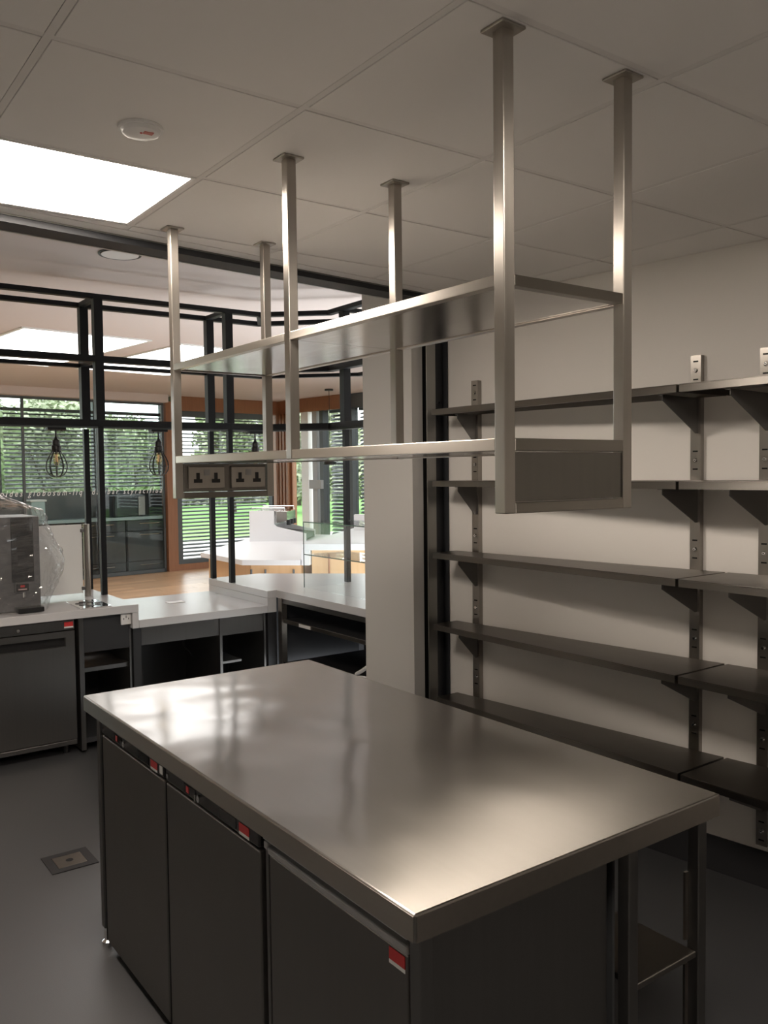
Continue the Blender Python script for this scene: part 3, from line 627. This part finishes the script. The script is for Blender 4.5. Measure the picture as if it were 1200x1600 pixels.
cage_lamp(3.02, 'caged bulb pendant half hidden behind the middle steel post')
# ---- screen, water boiler in film, plate, glass case
ss = thing('counter_screen', 'white screen panel held by a short steel post on the counter', 'screen', (1.6, 5.78, .88))
B1('screen_panel', (1.30, 1.725, 5.776, 5.786, .905, 1.362), m_screen, ss, bev=.002)
MB().cyl((1.756, 5.78, .881), (1.756, 5.78, 1.362), .021, seg=20).build('steel_post', m_steel, ss, smooth=True)
for z in (.925, 1.31): B1('clamp', (1.715, 1.738, 5.765, 5.797, z, z+.022), m_dark, ss, bev=.002)
wbz = thing('water_boiler', 'tall black fronted water boiler standing in the plastic bag', 'water boiler', (1.2, 5.5, .88))
B1('body', (1.06, 1.35, 5.36, 5.74, .885, 1.445), m_boil, wbz, bev=.004)
B1('front_panel', (1.187, 1.312, 5.345, 5.359, 1.06, 1.44), m_boilf, wbz, bev=.003)
B1('spout_panel', (1.20, 1.29, 5.335, 5.3585, 1.0, 1.06), m_boil, wbz)
pe = MB().box(1.205, 1.275, 5.331, 5.3345, 1.005, 1.05).build('label_plate', m_black, wbz)
B1('label_mark', (1.228, 1.252, 5.3298, 5.3308, 1.030, 1.042), m_red, pe); B1('label_mark', (1.216, 1.264, 5.3298, 5.3308, 1.014, 1.021), plain('label_pink', (.6, .4, .38), .5), pe)
B1('drip_tray', (1.20, 1.345, 5.27, 5.358, .884, .912), m_black, wbz, bev=.003)
MB().cyl((1.245, 5.325, 1.0), (1.245, 5.325, .97), .008, seg=10).build('tap', m_chrome, wbz)
# crumpled film bag around the boiler
from mathutils import noise
bgm = bmesh.new(); rings = []; NS, NR = 120, 80
for i in range(NR):
    v = i/(NR-1); z = .884+.60*min(1, v*1.22); ring = []
    for k in range(NS):
        an = 2*math.pi*k/NS
        ex, ey = .175+.05*math.sin(math.pi*min(1, v*1.22))**1.5, .232
        cx, sy = math.cos(an), math.sin(an); pw = .45
        x = 1.205+ex*math.copysign(abs(cx)**pw, cx); y = 5.52+ey*math.copysign(abs(sy)**pw, sy)
        zz = z
        if v > .82:
            q = (v-.82)/.18; x = 1.205+(x-1.205)*(1-q*.92)-.06*q; y = 5.52+(y-5.52)*(1-q*.9); zz = z+.075*q*(1-.3*math.cos(an*2))+.02*q
        nx = noise.noise(Vector((x*9, y*9, z*7)))*.018+abs(noise.noise(Vector((x*22, y*22, z*16))))*.022+abs(noise.noise(Vector((x*50, y*50, z*38))))*.007
        bulge = .075*math.exp(-((z-1.16)/.17)**2)*max(0, cx)**.7
        d = Vector((cx, sy, 0)); p = Vector((x, y, zz))+d*(nx+bulge); p.z += noise.noise(Vector((x*15, y*15, z*11)))*.01
        if i == 0: p.z = .8835
        ring.append(bgm.verts.new(p))
    rings.append(ring)
for a, b in zip(rings, rings[1:]):
    for k in range(NS): bgm.faces.new((a[k], a[(k+1)%NS], b[(k+1)%NS], b[k]))
mb = MB(); mb.bm.free(); mb.bm = bgm
mb.build('plastic_bag', m_bag, None, 'crumpled clear plastic bag pulled over the water boiler', 'plastic bag')
pp = thing('glass_rinser', 'square steel rinser plate let into the grey counter', 'rinser', (1.64, 5.4, .88))
MB().prism([(1.545, 5.235), (1.735, 5.235), (1.745, 5.575), (1.555, 5.575)], .8805, .884, bev=.001).build('plate', m_chrome, pp)
for k in range(7):
    an = k*2*math.pi/7; MB().cyl((1.645+.055*math.cos(an), 5.405+.09*math.sin(an), .8842), (1.645+.055*math.cos(an), 5.405+.09*math.sin(an), .8862), .022, seg=10).build('nozzle', m_black, pp)
gc = thing('glass_display_case', 'clear glass display case with one shelf on the counter by the column', 'display case', (3.3, 4.6, .88))
X0, X1, Y0, Y1 = 3.08, 3.44, 4.05, 5.19
B1('side_pane', (X0, X0+.006, Y0, Y1, .881, 1.338), m_clear, gc); B1('end_pane', (X0+.0065, X1, Y1-.006, Y1, .881, 1.338), m_clear, gc)
for nm, z in (('top_pane', 1.339), ('glass_shelf', 1.11)):
    o = B1(nm, (X0+(.0 if z > 1.3 else .007), X1, Y0, Y1-(0 if z > 1.3 else .007), z, z+.007), m_clear, gc)
    B1('polished_edge', (X0-.0015+(.0 if z > 1.3 else .007), X0-.0001+(.0 if z > 1.3 else .007), Y0, Y1, z, z+.007), m_gedge, o)
B1('polished_edge', (X0-.0005, X0+.006, Y1+.0001, Y1+.0015, .881, 1.338), m_gedge, gc)
# ================================================================== ISLAND TABLE
IX0, IX1, IY0, IY1 = .912, 1.850, 1.172, 3.088
ZA = .846
it = thing('prep_table', 'large brushed steel prep table with fridges under its near side', 'table', (1.38, 2.13, 0))
MB().box(IX0, IX1, IY0, IY1, ZA, .90, bev=.004).build('worktop', m_top, it)
B1('top_edge', (IX0-.0012, IX0-.0002, IY0+.004, IY1-.004, ZA+.001, .8955), m_edge, it); B1('top_edge', (IX0+.004, IX1-.004, IY0-.0012, IY0-.0002, ZA+.001, .8955), m_edge, it)
for x in (.946, 1.543, 1.807):
    for y in (1.2, 3.025):
        l = B1('leg', (x, x+.033, y, y+.033, .06, ZA-.001), m_dark, it, bev=.003)
        MB().cyl((x+.0165, y+.0165, 0), (x+.0165, y+.0165, .06), .013, seg=12).lathe([(.022, 0), (.022, .008), (.013, .014)], (x+.0165, y+.0165, 0), 14).build('foot', m_chrome, l)
B1('shelf', (1.578, 1.805, 1.205, 3.02, .495, .51), m_steelh, it, bev=.002)
for x, y in ((1.794, 1.228), (1.577, 1.236)):
    for z0, z1 in ((.30, .47), (.53, .70)):
        s = B1('pilaster_strip', (x, x+.0125, y, y+.006, z0, z1), m_steel, it)
B1('gap_shade_panel', (1.535, 1.5425, 1.24, 3.02, .08, .845), m_unit, it)  # added dark sheet standing in for the shade between fridge and leg
B1('frame_rail', (1.58, 1.80, 3.03, 3.05, .78, .845), m_dark, it)
# fridges below the table
def fridge(y0, y1, lab, kind):
    t = thing('undercounter_fridge', lab, 'fridge', (1.2, (y0+y1)/2, 0), 'fridges under the prep table')
    B1('body', (.972, 1.512, y0, y1, .03, .83), m_dark, t, bev=.004)
    for x in (1.02, 1.43):
        for y in (y0+.05, y1-.05): MB().cyl((x, y, 0), (x, y, .031), .018, seg=10).build('foot', m_black, t)
    if kind == 0:
        d = MB().box(.948, .971, y0+.004, y1-.004, .026, .772, bev=.004).build('door', m_door, t)
        B1('hinge_edge', (.946, .970, y1-.0038, y1-.001, .03, .77), m_black, d)
        s = B1('control_strip', (.946, .971, y0+.004, y1-.004, .779, .822), m_black, t, bev=.005)
        yc = lambda f: y1-f*(y1-y0)
        B1('switch_panel', (.9445, .9458, yc(.37), yc(.24), .786, .812), m_boilf, s); B1('rocker', (.9435, .9443, yc(.30), yc(.27), .79, .808), m_red, s)
        MB().cyl((.946, yc(.42), .799), (.938, yc(.42), .799), .011, seg=14).box(.930, .938, yc(.42)-.003, yc(.42)+.003, .79, .812).build('lock', m_chrome, s)
        B1('display', (.9445, .9458, yc(.79), yc(.63), .787, .813), m_boilf, s)
        B1('sticker', (.9445, .9458, yc(.91), yc(.82), .790, .812), m_red, s); B1('sticker_strip', (.9445, .9458, yc(.91), yc(.82), .782, .7898), m_white, s)
        if lab.startswith('far'): B1('label', (.9445, .9458, yc(.985), yc(.945), .788, .812), m_white, s)
        MB().cyl((.946, yc(.05), .80), (.940, yc(.05), .80), .007, seg=12).build('screw', m_chrome, s)
    else:
        d = MB().box(.948, .971, y0+.004, y1-.03, .026, .782, bev=.004).build('door', m_door, t)
        B1('door_cap', (.944, .971, y0+.002, y1-.028, .783, .800), m_grey, t, bev=.004)
        B1('top_strip', (.944, .971, y0+.002, y1-.004, .812, .832), m_grey, t, bev=.004)
        B1('hinge_block', (.946, .971, y1-.024, y1-.006, .79, .808), m_grey, t, bev=.003)
        B1('hinge_post', (.950, .971, y1-.022, y1-.008, .03, .788), m_dark, t, bev=.002)
        B1('sticker', (.9465, .9478, y0+.012, y0+.062, .752, .776), m_red, d); B1('sticker_strip', (.9465, .9478, y0+.012, y0+.062, .744, .7518), m_white, d)
fridge(2.425, 3.005, 'far left undercounter fridge below the prep table, beside the floor drain', 0)
fridge(1.822, 2.418, 'middle undercounter fridge below the prep table with red rocker switch', 0)
fridge(1.236, 1.808, 'near undercounter fridge below the prep table with light grey trim', 1)
fdn = thing('floor_drain', 'square steel access cover set into the floor beside the prep table', 'drain cover', (1.04, 3.8, 0))
g = MB()
for d in ((.945, 1.14, 3.70, 3.735), (.945, 1.14, 3.855, 3.89), (.945, .98, 3.735, 3.855), (1.105, 1.14, 3.735, 3.855)): g.box(*d, .0005, .004)
g.build('frame', m_cove, fdn); B1('cover', (.982, 1.103, 3.737, 3.853, .0005, .005), m_steel, fdn, bev=.001)
MB().lathe([(.016, .0052), (.016, .0056)], (1.042, 3.795, 0), 16).build('lift_hole', m_black, fdn)
# ================================================================== OVERHEAD GANTRY
GX0, GX1, GY0, GY1, GY2 = 1.229, 1.634, 1.266, 2.1297, 2.97
T = .03
gt = thing('overhead_gantry', 'brushed steel two tier gantry shelf hung from the ceiling over the table', 'gantry', (1.43, 2.13, 1.5965))
for x in (GX0, GX1-T):
    for y in (GY0, GY1, GY2):
        zb = 1.725 if y == GY1 else 1.5965
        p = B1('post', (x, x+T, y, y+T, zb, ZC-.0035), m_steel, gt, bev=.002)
        B1('ceiling_flange', (x-.0175, x+T+.0175, y-.0175, y+T+.0175, ZC-.009, ZC-.0025), m_steel, p, bev=.002)
for (z0, z1) in ((2.062, 2.085), (1.726, 1.752)):
    for ya, yb in ((GY0+T, GY1), (GY1+T, GY2)):
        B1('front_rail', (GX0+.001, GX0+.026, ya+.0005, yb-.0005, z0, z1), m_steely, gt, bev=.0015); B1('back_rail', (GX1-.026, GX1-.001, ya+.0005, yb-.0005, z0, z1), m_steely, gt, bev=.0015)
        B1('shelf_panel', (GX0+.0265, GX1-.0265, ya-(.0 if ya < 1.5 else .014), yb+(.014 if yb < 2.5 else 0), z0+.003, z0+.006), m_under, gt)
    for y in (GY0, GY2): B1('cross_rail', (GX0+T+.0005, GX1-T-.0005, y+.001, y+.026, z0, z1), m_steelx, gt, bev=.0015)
for y, nm in ((GY0, 'blank_panel'), (GY2, 'socket_panel')):
    B1('bottom_rail', (GX0+T+.0005, GX1-T-.0005, y+.0005, y+T-.0005, 1.5965, 1.6185), m_steelx, gt, bev=.0015)
    q = B1(nm, (GX0+T+.003, GX1-T-.003, y+.005, y+.024, 1.621, 1.7235), m_end if y == GY0 else m_steelh, gt, bev=.001)
    if y == GY2:
        uk_socket('double_socket', None, 1.277, 1.420, y+.0049, 1.632, 1.714, q); uk_socket('double_socket', None, 1.448, 1.591, y+.0049, 1.632, 1.714, q)
# smoke detector
sd = thing('smoke_detector', 'round white smoke detector with a red label on the ceiling', 'smoke detector', (.825, 2.17, ZC-.04))
MB().lathe([(.012, ZC-.024), (.036, ZC-.0235), (.046, ZC-.019), (.050, ZC-.010), (.050, ZC-.0025)], (.825, 2.17, 0), 32).build('housing', m_white, sd, smooth=True)
MB().lathe([(.056, ZC-.010), (.056, ZC-.0024)], (.825, 2.17, 0), 32).build('base_ring', m_white, sd)
B1('label', (.822, .846, 2.135, 2.150, ZC-.0255, ZC-.0225), plain('label_red', (.62, .22, .2), .5), sd)
MB().lathe([(.003, ZC-.0255), (.003, ZC-.023)], (.818, 2.15, 0), 10).build('indicator', m_red, sd)
# ================================================================== WALL SHELVES
UB = (2.942, 1.735, 1.448)
ul = ('slotted steel wall upright nearest the shutter guide', 'slotted steel wall upright just right of the gantry', 'slotted steel wall upright at the right edge of the picture')
for b, lab in zip(UB, ul):
    t = thing('shelf_upright', lab, 'shelf upright', bf(WA, b, .18), 'slotted uprights')
    hw = .022
    mb = MB().box(WA-.03, WA-.0275, b-hw, b+hw, .18, 2.152, B=True).box(WA-.0275, WA-.0005, b-hw, b-hw+.0025, .18, 2.152, B=True).box(WA-.0275, WA-.0005, b+hw-.0025, b+hw, .18, 2.152, B=True)
    mb.build('channel', m_upr, t)
    for z in (2.09, 1.72, 1.35, .975, .61, .24):
        for dz in (.037, -.037): B1('slot', (WA-.0304, WA-.0300, b-.011, b+.011, z+dz-.003, z+dz+.003), m_void, t, B=True)
        p = bf(WA-.0301, b, z); q = bf(WA-.036, b, z); MB().cyl(p, q, .010, .006, seg=14).build('screw', m_chrome, t, smooth=False)
        MB().cyl(bf(WA-.0361, b, z), bf(WA-.0365, b, z), .003, seg=8).build('screw_recess', m_black, t)
def wallx(y, inset): # world x of the wall face at world y
    return (WA-inset-y*ST)/CT
ZS = (2.006, 1.6375, 1.2646, .8899, .5029)
ordn = ('top', 'second', 'third', 'fourth', 'lowest')
SX = 2.825
for si, z in enumerate(ZS):
    for run in (0, 1):
        y0, y1 = (1.985, 3.447) if run == 0 else (.55, 1.972)
        lab = '%s shelf board of the long steel run left of the wall joint' % ordn[si] if run == 0 else '%s shelf board of the steel run cut off by the right edge' % ordn[si]
        t = thing('wall_shelf', lab, 'shelf', (3.0, (y0+y1)/2, z-.03), 'steel wall shelves')
        sx = SX+(.02 if si == 4 else 0)
        pts = [(sx, y0), (wallx(y0, .032), y0), (wallx(y1, .032), y1), (sx, y1)]
        MB().prism(pts, z-.004, z, bev=.001).build('shelf_sheet', m_steelh, t)
        B1('front_lip', (sx, sx+.004, y0, y1, z-.030, z-.0042), m_steelh, t)
        B1('front_return', (sx+.0042, sx+.02, y0, y1, z-.030, z-.027), m_steelh, t)
        MB().prism([(sx+.0045, y0), (wallx(y0, .034), y0), (wallx(y0, .034), y0+.003), (sx+.0045, y0+.003)], z-.030, z-.0042).build('end_lip', m_steelh, t)
        MB().prism([(sx+.0045, y1-.003), (wallx(y1, .034), y1-.003), (wallx(y1, .034), y1), (sx+.0045, y1)], z-.030, z-.0042).build('end_lip', m_steelh, t)
        MB().prism([(wallx(y0, .036), y0), (wallx(y0, .033), y0), (wallx(y1, .033), y1), (wallx(y1, .036), y1)], z-.030, z-.0042).build('rear_lip', m_steelh, t)
        for bi, b in enumerate(UB):
            if (run == 0) != (b > 1.6): continue
            # bracket: triangular folded plate standing square to the wall
            a1 = WA-.0306; pw = bf(a1, b); 
            afr = a1-((pw.x-sx)/CT)+.035+(.0 if run == 0 else .0)
            zt = z-.031; bb = b-.012
            P = [(afr, zt), (a1, zt), (a1, zt-.145), (a1-.018, zt-.145), (afr, zt-.022)]
            n = len(P); V = [(p[0], bb, p[1]) for p in P]+[(p[0], bb+.003, p[1]) for p in P]
            MB().hull(V, [tuple(range(n)), tuple(range(2*n-1, n-1, -1))]+[(i, i+n, (i+1)%n+n, (i+1)%n) for i in range(n)], B=True).build('bracket', m_dark, t)
            MB().box(afr, a1, bb+.0031, bb+.022, zt-.0025, zt, B=True).build('bracket_flange', m_dark, t)
